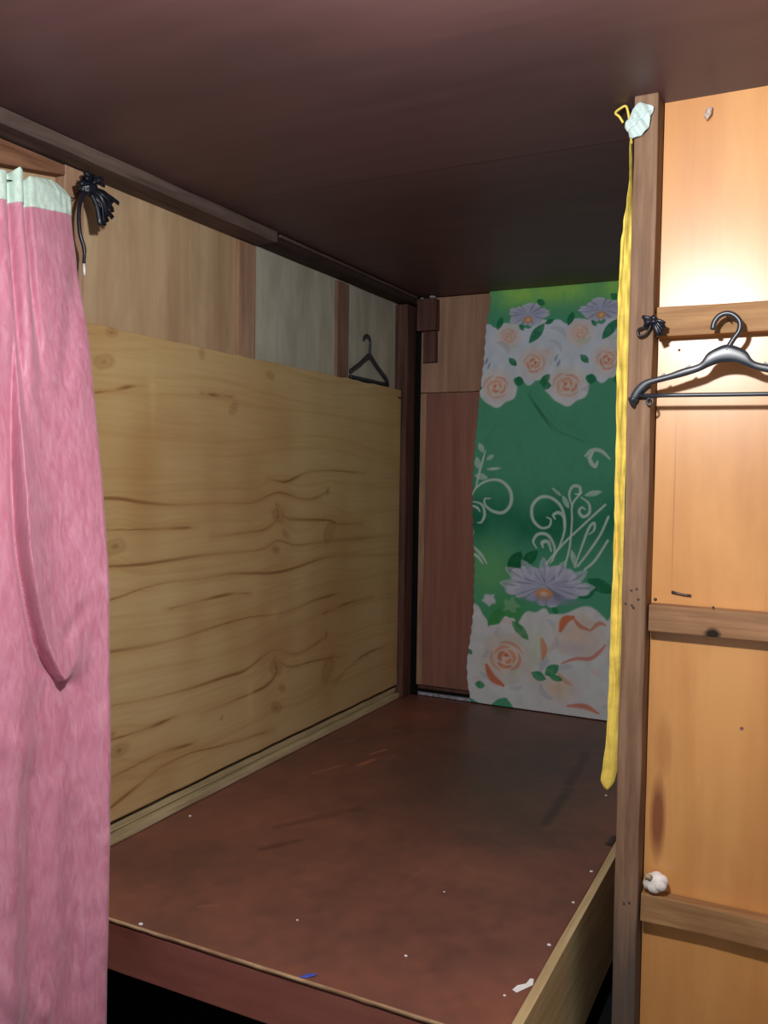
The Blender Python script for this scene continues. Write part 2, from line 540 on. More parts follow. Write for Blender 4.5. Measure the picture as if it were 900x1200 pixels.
# rubbed light patches
for (ky, kz, ry, rz, am) in ((2.55, 0.68, 0.03, 0.10, 0.5), (2.70, 0.95, 0.05, 0.03, 0.4), (2.04, 1.72, 0.015, 0.12, 0.3)):
    C = over(C, am * np.exp(-((YY - ky) / ry) ** 2 - ((ZZ - kz) / rz) ** 2) * vnoise((nz, ny), (60, 90), 9), (232, 206, 140))
P = np.zeros((nz, ny, 3))
P[..., 0] = -1.800
P[..., 1] = YY
P[..., 2] = ZZ
edge = (vnoise((1, ny), (1, 60), 11)[0] - 0.5) * 0.006
P[0, :, 2] += edge
P[-1, :, 2] += (vnoise((1, ny), (1, 40), 12)[0] - 0.5) * 0.004
me = grid_sheet(P, (-0.0045, 0, 0))
set_print(me, C)
M['pine'] = painted('pine_ply', 0.5, 0.3, (1, 0.06, 1), 80, 0.12, 0.06)
link('pine_board', me, M['pine'], wl)
box('nail', (-1.7995, 3.725, 1.835), (-1.7965, 3.760, 1.842), M['steel'], wl, 0.0005)

# --- back wall
wb = box('wall_back', (-1.90, BY + 0.008, 0.0), (0.2, BY + 0.03, CZ), M['dark_gap'], bev=0)
tag(wb, kind='structure')
box('plywood_panel', (-1.747, BY, 1.872), (-0.37, BY + 0.007, CZ - 0.004), M['ply_back'], wb, 0.0008)
box('plywood_panel', (-1.715, BY + 0.001, 0.452), (-0.37, BY + 0.0075, 1.869), M['ply_red'], wb, 0.0008)
box('edge_strip', (-1.747, BY + 0.001, 0.452), (-1.7165, BY + 0.0075, 1.868), M['stud'], wb, 0.0008)
box('wood_block', (-1.752, BY - 0.052, 2.160), (-1.652, BY - 0.001, 2.309), M['corner'], wb, 0.003, 0.002, (2, 3))
box('wood_block', (-1.722, BY - 0.040, 2.012), (-1.658, BY - 0.001, 2.158), M['corner'], wb, 0.003, 0.002, (2, 3))
box('lower_strip', (-1.735, BY - 0.004, DZ + 0.0345), (-0.37, BY + 0.0075, DZ + 0.049), M['corner'], wb, 0.001)
tag(box('baseboard_back', (-1.735, BY - 0.006, DZ + 0.002), (-0.37, BY + 0.0075, DZ + 0.017), M['grey_strip'], None, 0.002), kind='structure')

# --- hidden side of the alcove
tag(box('wall_alcove', (-0.366, 2.10, 0.0), (-0.345, BY + 0.007, CZ - 0.004), M['ply_red'], bev=0), kind='structure')

# --- right wall: honey plywood, post and three rails
wr = box('wall_right', (-0.344, PY, 0.0), (1.7, PY + 0.02, CZ - 0.001), M['ply_honey'], bev=0)
tag(wr, kind='structure')
box('post', (-0.400, 2.010, 0.0), (-0.3445, 2.094, CZ - 0.001), M['post'], wr, 0.004, 0.003, (2, 16))
for (z0, z1, mt) in ((1.793, 1.861, 'rail'), (1.128, 1.192, 'rail_b'), (0.456, 0.522, 'rail')):
    box('rail', (-0.3435, 2.035, z0), (1.7, PY - 0.0005, z1), M[mt], wr, 0.003, 0.003, (0, 14))


def nail(x, y, z, r=0.0028, dep=0.003, dirv=(0, -1, 0), parent=wr, mat='steel'):
    p = Vector((x, y, z))
    d = Vector(dirv)
    me = tube_mesh([p, p + d * dep * 0.4, p + d * dep], [r * 0.8, r, r * 0.55], 8)
    link('nail', me, M[mat], parent, True)


for (x, z) in ((-0.378, 1.224), (-0.366, 1.228), (-0.362, 1.205), (-0.390, 1.193), (-0.376, 1.190), (-0.372, 1.185), (-0.376, 0.502), (-0.364, 0.506)):
    nail(x, 2.0115, z)
nail(-0.192, 2.0345, 1.8235, 0.0025, 0.056)
nail(-0.298, PY, 1.768, 0.003, 0.002)
nail(-0.205, 2.036, 1.196, 0.003, 0.004)
nail(-0.335, PY, 1.199, 0.004, 0.003)
link('bent_nail', tube_mesh([(-0.299, PY - 0.003, 1.219), (-0.285, PY - 0.004, 1.2165), (-0.27, PY - 0.004, 1.2145), (-0.257, PY - 0.003, 1.2135)],
     [0.0035, 0.0026, 0.0026, 0.003], 8), M['steel'], wr, True)

# ------------------------------------------------------------------ platform
bed = empty('bed_platform', (-1.15, 2.7, 0.0), 'dark red painted plywood sleeping platform with raw wood side board', 'platform')
dx0, dx1, dy0, dy1 = -1.828, -0.512, 1.556, BY - 0.008
nv, nu = 470, 270
XX, Y2 = np.meshgrid(np.linspace(dx0, dx1, nu), np.linspace(dy0, dy1, nv))
C = np.zeros((nv, nu, 3)) + np.array((134, 86, 72))
b1 = vnoise((nv, nu), (7, 5), 31) * 0.45 + vnoise((nv, nu), (22, 14), 32) * 0.3 + vnoise((nv, nu), (70, 44), 33) * 0.25
C = over(C, np.clip((b1 - 0.47) * 2.0, 0, 0.85), (106, 72, 62))
C = over(C, np.clip((0.47 - b1) * 2.0, 0, 0.85), (158, 100, 80))
worn = np.exp(-((XX + 0.95) / 0.42) ** 2 - ((Y2 - 3.1) / 0.7) ** 2)
C = over(C, worn * (0.45 + 0.45 * b1), (80, 72, 66))
for (ax, ay, bx, byy, w, col, am) in ((-1.52, 2.95, -1.495, 3.03, 0.010, (196, 126, 100), 0.8), (-1.50, 2.81, -1.48, 2.90, 0.014, (196, 122, 92), 0.8),
                                      (-1.60, 2.66, -1.55, 2.80, 0.006, (190, 128, 104), 0.7), (-1.62, 2.55, -1.60, 2.62, 0.004, (180, 120, 98), 0.5),
                                      (-1.70, 3.02, -1.66, 3.08, 0.006, (170, 130, 112), 0.6), (-1.44, 2.92, -1.43, 2.98, 0.010, (160, 110, 92), 0.6),
                                      (-0.79, 3.38, -0.76, 3.0, 0.022, (52, 42, 40), 0.6), (-0.75, 2.95, -0.735, 2.62, 0.02, (52, 40, 38), 0.55),
                                      (-0.522, 2.56, -0.515, 2.62, 0.016, (22, 16, 16), 0.85), (-0.95, 2.07, -0.94, 2.16, 0.004, (170, 120, 100), 0.5),  # near-black stroke: painted shadow at the platform end by the post
                                      (-1.35, 1.70, -1.31, 1.73, 0.006, (170, 120, 104), 0.5), (-1.40, 2.05, -1.34, 2.15, 0.014, (74, 44, 38), 0.5),
                                      (-1.45, 2.2, -1.30, 2.45, 0.02, (88, 56, 48), 0.45)):
    d, t = poly_dist(XX, Y2, [(ax, ay), (bx, byy)])
    C = over(C, (1 - sstep(d, w * 0.2, w * 1.4)) * am * (0.55 + 0.45 * vnoise((nv, nu), (90, 60), 41)), col)
P = np.stack([XX, Y2, np.full_like(XX, DZ)], -1)
me = grid_sheet(P[:, ::1], (0, 0, -0.012))
set_print(me, C)
M['deck'] = painted('deck_paint', 0.42, 0.4, (1, 1, 1), 26, 0.14, 0.05)
link('deck', me, M['deck'], bed)
# raw front edge, slightly chipped
n = 90
ex = np.linspace(-1.828, -0.512, n)
pr = np.zeros((3, n, 3))
ch = (vnoise((1, n), (1, 45), 51)[0] - 0.5) * 0.003
for r_, (yy, zz) in enumerate(((1.5555, DZ + 0.0005), (1.5525, DZ + 0.0002), (1.5520, DZ - 0.0065))):
    pr[r_, :, 0] = ex
    pr[r_, :, 1] = yy
    pr[r_, :, 2] = zz + ch * (1 if r_ == 2 else 0.2)
link('deck_edge', grid_sheet(pr, (0, 0.003, -0.001)), M['raw_edge'], bed)
box('front_board', (-1.828, 1.5545, 0.272), (-0.5125, 1.5745, DZ - 0.0125), M['front_paint'], bed, 0.002, 0.002, (0, 10))
box('side_board', (-0.5115, 1.40, 0.10), (-0.489, BY - 0.012, DZ + 0.006), M['side_wood'], bed, 0.002, 0.002, (1, 12))
box('wall_batten', (-1.826, 1.58, DZ + 0.0008), (-1.786, 3.764, 0.428), M['batten'], bed, 0.003, 0.003, (1, 16))
box('wall_batten', (-1.836, 1.58, 0.4285), (-1.806, 3.764, 0.450), M['batten'], bed, 0.002, 0.003, (1, 16))
for (x, y) in ((-1.80, 1.62), (-0.60, 2.2), (-1.80, 3.75), (-0.60, 3.75)):
    box('leg', (x, y, 0.0), (x + 0.05, y + 0.05, DZ - 0.013), M['stud_dark'], bed, 0.002)

# ------------------------------------------------------------------ floral cloth on the back wall
# print laid out in print units: p across, q down (one unit is about 3.8 mm of cloth)
CW, CH = 0.00382, 0.003726
X_L, Z_T = -1.392, 2.318
nq, np_ = 640, 290
q = np.linspace(334, 849.5, nq)
ql = np.array([334, 345, 380, 420, 458, 500, 560, 600, 640, 680, 700, 730, 760, 800, 825, 846])
pl = np.array([573, 575, 569, 566, 561, 559, 556, 555, 556, 559, 559, 560, 557, 551, 552, 556])
left = np.interp(q, ql, pl) + 1.3 * np.abs(np.sin(q / 13.0 * math.pi)) + 0.8 * np.sin(q / 31.0)
PPu = np.linspace(0, 1, np_)
Pp = left[:, None] + (768 - left[:, None]) * PPu[None]
Qq = np.repeat(q[:, None], np_, 1)
sh = (nq, np_)
nz1 = vnoise(sh, (12, 6), 61); nz2 = vnoise(sh, (50, 26), 62); nz3 = vnoise(sh, (120, 60), 63)
C = np.zeros(sh + (3,)) + np.array((88, 168, 134))
C = over(C, np.exp(-((Qq - 615) / 32) ** 2) * 0.75 * (0.5 + nz1), (40, 122, 94))
C = over(C, np.exp(-((Qq - 680) / 34) ** 2) * np.exp(-((Pp - 580) / 30) ** 2) * 0.8, (118, 190, 122))
C = over(C, np.exp(-((Qq - 340) / 18) ** 2) * np.clip(nz1 * 1.6 - 0.2, 0, 1), (166, 226, 110))
C = over(C, np.clip((nz2 - 0.5) * 0.5, 0, 0.3), (64, 144, 114))
WHITE, BLUE, PEACH, LEAF = (222, 230, 240), (176, 186, 222), (238, 210, 194), (36, 124, 82)
ORNG = (222, 120, 84)


def ell(cx, cy, rx, ry, rot=0.0, wob=0.12, soft=0.12, seed=0):
    c, s = math.cos(rot), math.sin(rot)
    dx, dy = Pp - cx, Qq - cy
    a = (dx * c + dy * s) / rx
    b = (-dx * s + dy * c) / ry
    th = np.arctan2(b, a)
    r = np.hypot(a, b) * (1 + wob * np.sin(th * 5 + seed) + wob * 0.5 * np.sin(th * 8 + 2 * seed))
    return 1 - sstep(r, 1 - soft, 1 + soft)


def leaf(cx, cy, ln, w, rot, col=LEAF, am=0.95):
    global C
    c, s = math.cos(rot), math.sin(rot)
    dx, dy = Pp - cx, Qq - cy
    a = (dx * c + dy * s) / ln
    b = (-dx * s + dy * c) / w
    r = np.abs(b) + a * a
    C = over(C, (1 - sstep(r, 0.88, 1.05)) * am * (0.7 + 0.3 * nz3), col)


def stroke(pts, w, col=(190, 222, 208), am=0.9, taper=True, n=50):
    global C
    S = spline(pts, n)
    d, t = poly_dist(Pp, Qq, S)
    ww = w * (0.5 + 0.8 * np.sin(np.clip(t, 0.02, 0.98) * math.pi)) if taper else w
    C = over(C, (1 - sstep(d, ww * 0.5, ww * 1.1)) * am, col)


def rose(cx, cy, r, body=WHITE, am=0.85, sq=1.0, seed=0, orange=True):
    global C
    C = over(C, ell(cx, cy, r, r * sq, 0, 0.06, 0.05, seed), body)
    C = over(C, np.exp(-(((Pp - cx) / r) ** 2 + ((Qq - cy + r * 0.05) / (r * sq)) ** 2) * 2.4) * 0.75, PEACH)
    if not orange:
        return
    rr = random.Random(seed)
    for k in range(9):
        a0 = k * 2.4 + seed
        rad = r * (0.12 + 0.07 * k)
        if rad > r * 0.72:
            continue
        pts = []
        for j in range(6):
            a = a0 + j * rr.uniform(0.26, 0.40)
            pts.append((cx + math.cos(a) * rad, cy + math.sin(a) * rad * sq * 0.9))
        stroke(pts, r * (0.085 - 0.003 * k), ORNG if k % 2 == 0 else (232, 150, 112), am * (0.9 - 0.06 * k))


def gerbera(cx, cy, rx, ry, n=15, seed=0, oc=(0, 0.3)):
    global C
    dx, dy = (Pp - cx) / rx, (Qq - cy) / ry
    th = np.arctan2(dy, dx)
    r = np.hypot(dx, dy)
    thw = th + 0.16 * np.sin(th * 3 + seed) + 0.08 * np.sin(th * 7 + 2)
    lobe = np.abs(np.cos(thw * n / 2 + seed))
    edge_ = 0.78 + 0.14 * lobe ** 0.6 + 0.09 * np.sin(th * 5 + seed * 2)
    m = 1 - sstep(r, edge_ - 0.06, edge_ + 0.03)
    C = over(C, m, (188, 194, 222))
    C = over(C, m * (1 - lobe) ** 2 * 0.8, (120, 126, 164))
    C = over(C, m * sstep(r, 0.55, 0.95) * 0.55, (216, 222, 238))
    ox, oy = cx + oc[0] * rx, cy + oc[1] * ry
    d = np.hypot((Pp - ox) / (rx * 0.22), (Qq - oy) / (ry * 0.30))
    C = over(C, (1 - sstep(d, 0.7, 1.15)) * 0.9, (226, 158, 104))
    C = over(C, (1 - sstep(d, 0.25, 0.6)) * 0.8, (240, 210, 190))


# upper band of blossoms, repeated across the cloth
for rep in (-1, 0, 1, 2):
    ox = rep * 86
    for (cx, cy, rx, ry, sd) in ((600, 395, 24, 20, 1), (628, 418, 25, 30, 2), (590, 425, 26, 24, 3), (640, 395, 22, 22, 7), (573, 400, 16, 26, 8), (655, 425, 20, 24, 4), (612, 412, 24, 26, 5)):
        C = over(C, ell(cx + ox, cy, rx, ry, 0, 0.08, 0.04, sd), (214, 226, 242))
for rep in (-1, 0, 1, 2):
    ox = rep * 86
    gerbera(622 + ox, 366, 27, 15, 13, 1 + rep, (0.0, 0.4))
    rose(598 + ox, 392, 17, (222, 222, 230), 0.45, 0.95, 3)
    rose(630 + ox, 425, 19, (218, 222, 232), 0.9, 1.1, 5)
    rose(585 + ox, 452, 25, (220, 226, 236), 0.75, 0.95, 9)
    for a in ((587, 374, 9, 4, -1.2), (633, 389, 15, 6, -0.9), (604, 422, 7, 4, 0.8), (612, 446, 7, 6, 0.3), (560, 452, 6, 5, 0.1), (646, 445, 10, 6, -0.5),
              (637, 352, 6, 4, 0.6), (614, 381, 5, 2.5, 0.9), (648, 376, 6, 3, -0.4)):
        leaf(a[0] + ox, a[1], *a[2:])
    for (cx, cy) in ((574, 426), (657, 420)):
        leaf(cx + ox, cy, 5, 1.6, -1.2, (110, 120, 160), 0.6)
leaf(640, 486, 26, 2.2, 0.95, (26, 96, 68), 0.4)  # no leaf: dark streak painting the shade along the diagonal wrinkle

# pale scrollwork
S1 = (208, 228, 220)
stroke([(553, 594), (560, 578), (575, 568), (592, 568), (604, 580), (605, 596), (596, 607), (583, 606), (573, 599), (572, 591), (579, 590)], 2.0, S1)
for a in ((566, 527, 7, 3.6, 1.1), (578, 539, 6, 3, -0.6), (562, 546, 8, 4, 1.4), (567, 563, 9, 4.2, 0.2), (583, 553, 10, 2.0, -0.1)):
    leaf(*a, S1, 0.85)
stroke([(560, 578), (564, 560), (568, 545), (572, 530)], 1.5, S1)
stroke([(555, 594), (568, 598), (572, 610), (568, 620), (563, 621)], 1.7, S1)
stroke([(553, 599), (562, 602), (566, 607)], 1.5, S1)
stroke([(554, 625), (557, 632), (555, 640)], 1.6, S1)
stroke([(555, 650), (562, 655), (570, 663), (576, 672)], 1.8, S1)
stroke([(556, 660), (563, 663), (571, 672)], 1.8, S1)
stroke([(655, 667), (666, 645), (672, 622), (668, 600), (656, 588), (642, 587), (632, 598), (633, 614), (643, 624), (653, 622), (655, 614), (650, 611)], 1.9, S1)
stroke([(671, 622), (670, 610), (664, 605), (658, 608), (660, 613)], 2.0, S1)
stroke([(658, 664), (660, 648), (652, 633), (640, 632), (634, 641), (638, 649)], 1.9, S1)
stroke([(656, 652), (652, 641), (645, 642), (646, 648)], 2.2, S1)
stroke([(650, 668), (668, 645), (690, 622), (718, 594)], 1.7, S1, 0.9, False)
stroke([(673, 668), (678, 645), (680, 615), (680, 595), (690, 580)], 1.5, S1, 0.9, False)
stroke([(690, 586), (699, 593), (700, 604), (693, 609), (688, 603), (691, 598), (695, 600)], 1.8, S1)
stroke([(680, 598), (676, 583), (680, 573), (688, 574), (688, 582), (683, 582)], 1.8, S1)
for a in ((704, 581, 11, 3.5, -0.25), (672, 592, 9, 3.2, 1.1), (683, 660, 12, 3.5, 1.3), (661, 580, 8, 2.0, 0.7)):
    leaf(*a, S1, 0.85)
stroke([(684, 670), (692, 645), (700, 622), (706, 616), (706, 624), (700, 630)], 1.6, S1)
stroke([(688, 668), (702, 648), (714, 628), (722, 608)], 1.8, S1, 0.9, False)
stroke([(696, 672), (708, 660), (722, 636)], 1.8, S1, 0.9, False)
stroke([(722, 540), (712, 531), (701, 530), (693, 537)], 2.2, S1)
stroke([(703, 531), (699, 541), (705, 549), (708, 543)], 2.4, S1)
leaf(699, 536, 6, 2.5, -0.8, S1, 0.8)

# lower blossoms
leaf(612, 668, 16, 9, -1.1, (22, 100, 60))
leaf(630, 662, 14, 7, -0.8, (26, 108, 66))
for a in ((700, 700, 12, 6, -0.6), (715, 690, 18, 8, 0.4)):
    leaf(*a, (28, 112, 72), 0.8)
C = over(C, np.exp(-((Pp - 605) / 26) ** 2 - ((Qq - 735) / 24) ** 2) * 0.8, (78, 164, 92))
for (cx, cy, rx, ry, sd) in ((562, 770, 17, 46, 1), (600, 790, 34, 44, 2), (575, 815, 40, 34, 3), (640, 770, 26, 46, 4), (690, 770, 62, 50, 5), (690, 820, 70, 36, 6),
                             (640, 825, 40, 34, 7), (750, 780, 40, 60, 8), (604, 752, 12, 16, 9)):
    C = over(C, ell(cx, cy, rx, ry, 0, 0.07, 0.035, sd), (220, 224, 230))
leaf(590, 738, 16, 8, -0.8, (70, 156, 86), 0.9)
leaf(620, 752, 16, 6, 0.8, (64, 146, 84), 0.9)
gerbera(650, 694, 54, 27, 15, 0.4, (-0.03, 0.42))
for (lx_, ly_, ll_, lr_) in ((612, 682, 15, 0.5), (628, 676, 15, 0.95), (648, 673, 14, 1.45), (668, 675, 14, 1.95), (688, 682, 15, 2.5), (606, 696, 14, 0.1), (696, 694, 14, 3.0)):
    leaf(lx_, ly_, ll_, 6.5, lr_, (212, 218, 236), 0.75)
    leaf(lx_, ly_, ll_ * 0.8, 1.2, lr_, (140, 146, 182), 0.6)
C = over(C, (1 - sstep(np.hypot((Pp - 655) / 40, (Qq - 712) / 7), 0.6, 1.1)) * 0.5, (150, 156, 190))
C = over(C, ell(580, 717, 8, 7, 0, 0.14, 0.2, 3), (206, 212, 226))
C = over(C, ell(608, 722, 9, 8, 0, 0.2, 0.2, 5) * 0.7, (150, 200, 160))
rose(603, 788, 32, (216, 216, 214), 0.95, 1.0, 4)
stroke([(578, 800), (586, 815), (600, 823)], 4.5, (214, 112, 78), 0.85)
rose(690, 752, 30, (220, 216, 214), 0.2, 0.9, 12, False)
stroke([(669, 748), (674, 735), (684, 730)], 4.5, (218, 120, 82), 0.9)
stroke([(685, 732), (692, 740), (703, 744)], 2.4, (214, 130, 100), 0.8)
stroke([(705, 744), (714, 735), (722, 736)], 2.4, (214, 130, 100), 0.7)
stroke([(647, 760), (650, 772), (649, 784)], 4.0, (224, 140, 100), 0.8)
stroke([(672, 787), (688, 780), (705, 778), (716, 768), (722, 760)], 2.2, (216, 136, 124), 0.85)
C = over(C, np.exp(-((Pp - 668) / 18) ** 2 - ((Qq - 818) / 14) ** 2) * 0.6, (236, 196, 160))
stroke([(668, 800), (676, 808), (684, 812)], 2.5, (226, 160, 120), 0.6)
stroke([(680, 838), (700, 836), (716, 842)], 3.0, (222, 130, 104), 0.8)
C = over(C, np.exp(-((Pp - 640) / 8) ** 2 - ((Qq - 772) / 26) ** 2) * 0.5, (206, 224, 186))
C = over(C, np.exp(-((Pp - 684) / 12) ** 2 - ((Qq - 768) / 8) ** 2) * 0.5, (196, 190, 214))
for a in ((644, 806, 10, 6, 0.35), (660, 797, 11, 6.5, -0.7), (665, 806, 9, 4, 0.2), (570, 826, 7, 5, 0.1), (556, 785, 5, 3, 0.8), (662, 724, 5, 4, 0.9)):
    leaf(*a, (40, 140, 84), 0.9)
C *= (0.97 + 0.06 * nz2)[..., None]

for k in range(46):
    r2 = random.Random(100 + k)
    cx, cy = r2.uniform(556, 740), (r2.uniform(378, 450) if k % 3 == 0 else r2.uniform(742, 838))
    a0, rd = r2.uniform(0, 6.28), r2.uniform(8, 18)
    lum = sstep(C.mean(-1), 190, 205)
    C0 = C.copy()
    stroke([(cx + math.cos(a0 + j * 0.35) * rd, cy + math.sin(a0 + j * 0.35) * rd * 0.9) for j in range(5)], r2.uniform(1.5, 4), r2.choice(((188, 196, 212), (226, 206, 198), (200, 214, 200), (184, 190, 210))), 0.55)
    C = C0 + (C - C0) * lum[..., None]
fc_x = X_L - 0.0 + (Pp - 575.0) * CW
fc_z = Z_T - (Qq - 336.0) * CH
und = (vnoise(sh, (7, 5), 71) - 0.5) * 0.008 + (vnoise(sh, (16, 11), 72) - 0.5) * 0.004
d, t = poly_dist(Pp, Qq, [(628, 462), (644, 484), (662, 505), (690, 516)])
und += -0.006 * np.exp(-(d / 3.5) ** 2) + 0.004 * np.exp(-((d - 6) / 4.0) ** 2)
d, t = poly_dist(Pp, Qq, [(566, 520), (585, 495)])
und += 0.004 * np.exp(-(d / 4) ** 2)
P = np.stack([fc_x, BY - 0.0165 + und, fc_z], -1)
me = grid_sheet(P[:, ::-1], (0, 0.0015, 0))
set_print(me, C[:, ::-1])
M['floral'] = painted('floral_cloth', 0.85, 0.1, (1, 1, 1), 160, 0.1, 0.1)
fl = link('floral_cloth', me, M['floral'], None, True, origin=(-1.1, BY - 0.012, 0.42))
tag(fl, 'green cloth printed with roses and scrolls hung over the back wall', 'cloth')

# ------------------------------------------------------------------ pink curtain
ct = empty('pink_curtain', (-1.50, 1.40, 0.0), 'pink satin curtain with pale mint heading gathered at the left', 'curtain')
Rz = np.array([0.04, 0.182, 0.447, 0.779, 1.215, 1.459, 1.798, 1.977, 2.09, 2.17, 2.22])
Rx = np.array([-1.452, -1.452, -1.449, -1.466, -1.504, -1.555, -1.637, -1.694, -1.728, -1.742, -1.775])
Ry = np.array([1.50, 1.50, 1.505, 1.53, 1.57, 1.60, 1.64, 1.66, 1.672, 1.68, 1.66])
nzc, nuc, NH = 380, 240, 26


def drape(U, Zc, rough_):
    """curtain surface: U 0 at the leading edge .. 1 out to the left, Zc height"""
    rx, ry = np.interp(Zc, Rz, Rx), np.interp(Zc, Rz, Ry)
    k = np.clip((Zc - 0.1) / 2.1, 0, 1)
    lx, ly = -1.50 - 0.13 * k, 1.10 + 0.10 * k
    bx, by_ = rx + (lx - rx) * U, ry + (ly - ry) * U
    A = U * 0.46
    top = sstep(Zc, 1.2, 2.1)
    low = 1 - sstep(Zc, 0.7, 1.3)
    fold = 0.007 * np.sin(U * 34 + 1.2) * top * sstep(U, 0.5, 0.6)
    fold += 0.010 * np.sin(U * 10 + 0.9 + 0.5 * np.sin(Zc * 2.2)) * (1 - 0.6 * top)
    fold += 0.008 * np.sin(U * 21 + 0.4 + Zc * 1.1) * low
    fold += -0.026 * np.exp(-((U - 0.405 - 0.010 * np.sin(Zc * 3)) / 0.020) ** 2) * sstep(Zc, 1.62, 2.0)
    fold += 0.016 * np.exp(-((U - 0.46) / 0.035) ** 2) * sstep(Zc, 1.5, 1.9)
    fold += -0.022 * np.exp(-((U - 0.525) / 0.018) ** 2) * sstep(Zc, 1.5, 1.95)
    # overlapping pouch: a vertical crease that swings toward the leading edge and ends in a sagging lip
    cz_ = np.array([0.95, 1.010, 1.03, 1.12, 1.31, 1.61, 2.0])
    cx_ = np.array([0.150, 0.165, 0.180, 0.222, 0.262, 0.266, 0.250])
    fine = spline(list(zip(cz_, cx_)), 80)
    cr = np.interp(Zc, fine[:, 0], fine[:, 1])
    sx = cr - A
    lip = 1.008 + 1.1 * np.clip(0.165 - A, 0, 1) ** 1.5 + 0.35 * np.clip(A - 0.165, 0, 1)
    sz = Zc - lip
    s1 = sstep(sx, -0.004, 0.005)
    blur = 0.008 + 0.9 * np.clip(0.150 - A, 0, 1)
    s2 = sstep(sz, -blur, blur)
    amp = 0.050 * (1 - sstep(Zc, 1.35, 1.80))
    fold += amp * s1 * s2 * np.exp(-np.clip(sx, 0, 1) / 0.09) * sstep(A, 0.03, 0.13)
    fold += -0.026 * np.exp(-(np.clip(-sx, 0, 1) / 0.016) ** 2) * (1 - s1) * sstep(Zc, 1.0, 1.06) * (1 - sstep(Zc, 1.45, 1.85))
    for (pts, am, w) in (([(0.03, 1.98), (0.075, 1.85), (0.11, 1.68)], -0.009, 0.024), ([(0.07, 0.70), (0.15, 0.76)], 0.005, 0.03), ([(0.20, 0.30), (0.34, 0.42)], 0.010, 0.035),
                         ([(0.25, 0.88), (0.38, 0.94)], 0.006, 0.03), ([(0.09, 1.16), (0.15, 1.10)], -0.006, 0.02), ([(0.20, 1.36), (0.25, 1.42)], 0.005, 0.016),
                         ([(0.13, 0.98), (0.12, 0.30)], -0.010, 0.035), ([(0.05, 0.9), (0.055, 0.10)], 0.006, 0.03), ([(0.24, 0.8), (0.25, 0.06)], -0.012, 0.03)):
        dd, tt = poly_dist(A, Zc, pts)
        fold = fold + am * np.exp(-(dd / w) ** 2)
    fold = fold + rough_
    fold = fold - 0.05 * np.clip(1 - U / 0.06, 0, 1) ** 2.2        # leading edge rolls back
    return np.stack([bx + 0.94 * fold, by_ - 0.34 * fold, Zc], -1)


U1 = np.linspace(0, 1, nuc)[None]
z_hem = 2.138 - 0.078 * U1
z_top = 2.214 - 0.110 * U1 + 0.012 * np.exp(-((U1 - 0.46) / 0.045) ** 2) - 0.010 * np.exp(-((U1 - 0.405) / 0.02) ** 2) - 0.045 * np.clip(1 - U1 / 0.14, 0, 1) ** 1.5
v1 = np.linspace(0, 1, nzc)[:, None]
Zm = z_hem + (0.04 - z_hem) * v1
Um = np.repeat(U1, nzc, 0)
rg = (vnoise((nzc, nuc), (50, 14), 81) - 0.5) * 0.004 + (vnoise((nzc, nuc), (90, 50), 82) - 0.5) * 0.0016
P = drape(Um, Zm, rg)
m_, nt_, b_ = new_mat('pink_satin', 0.44, 0.45)
v_, _ = obj_coords(nt_, (1, 1, 0.25))
g_ = noise(nt_, v_, 55, 6, 0.65, 1.2)
g2_ = noise(nt_, obj_coords(nt_)[0], 4, 3)
c_ = ramp(nt_, g_, [(0.35, lin((202, 124, 148))), (0.68, lin((222, 160, 182)))])
c_ = mix(nt_, math_n(nt_, 'MULTIPLY', g2_, 0.5), c_, lin((202, 116, 136)))
nt_.links.new(c_, b_.inputs['Base Color'])
b_.inputs['Sheen Weight'].default_value = 0.25
bump(nt_, b_, g_, 0.22, 0.003)
M['pink'] = m_
link('curtain_cloth', grid_sheet(P, (-0.0012, 0, 0)), M['pink'], ct, True)
vh = np.linspace(0, 1, NH)[:, None]
Zh = z_top + (z_hem - 0.010 - z_top) * vh
Uh = np.repeat(U1, NH, 0)
Ph = drape(Uh, Zh, (vnoise((NH, nuc), (3, 40), 83) - 0.5) * 0.004) + np.array((0.0028, -0.0012, 0))
link('heading', grid_sheet(Ph, (-0.0060, 0.0025, 0)), M['mint'], ct, True)
# hanging cord that runs through the heading to the stud
cp = [(Ph[3, j, 0] - 0.008, Ph[3, j, 1] + 0.004, Ph[8, j, 2]) for j in range(nuc - 1, 10, -24)]
link('cord', tube_mesh([tuple(p) for p in spline(cp + [(-1.775, 1.71, 2.19), (-1.786, 1.735, 2.215)], 60)], 0.0016, 6), M['cord'], ct, True)

# ------------------------------------------------------------------ black tie bundle on the stud
tb = empty('tie_bundle', (-1.76, 1.72, 2.20), 'bundle of shiny black strips knotted to the stud above pink curtain', 'tie')
rr = random.Random(3)
K = Vector((-1.742, 1.722, 2.216))
bm = bmesh.new()
bmesh.ops.create_icosphere(bm, subdivisions=3, radius=0.025)
for v in bm.verts:
    v.co *= 1 + 0.18 * math.sin(v.co.x * 260) * math.sin(v.co.y * 300 + 1) + 0.12 * math.sin(v.co.z * 340)
    v.co = Vector((v.co.x * 0.8, v.co.y * 1.1, v.co.z)) + K
link('knot', bm_mesh(bm), M['black_strip'], tb, True)
ends = [(1.815, 2.205), (1.812, 2.190), (1.806, 2.196), (1.800, 2.180), (1.796, 2.166), (1.790, 2.172), (1.784, 2.150), (1.775, 2.140), (1.768, 2.130), (1.757, 2.128),
        (1.748, 2.124), (1.765, 2.150), (1.742, 2.250), (1.755, 2.245), (1.730, 2.252), (1.765, 2.232), (1.690, 2.228), (1.685, 2.215), (1.720, 2.255)]
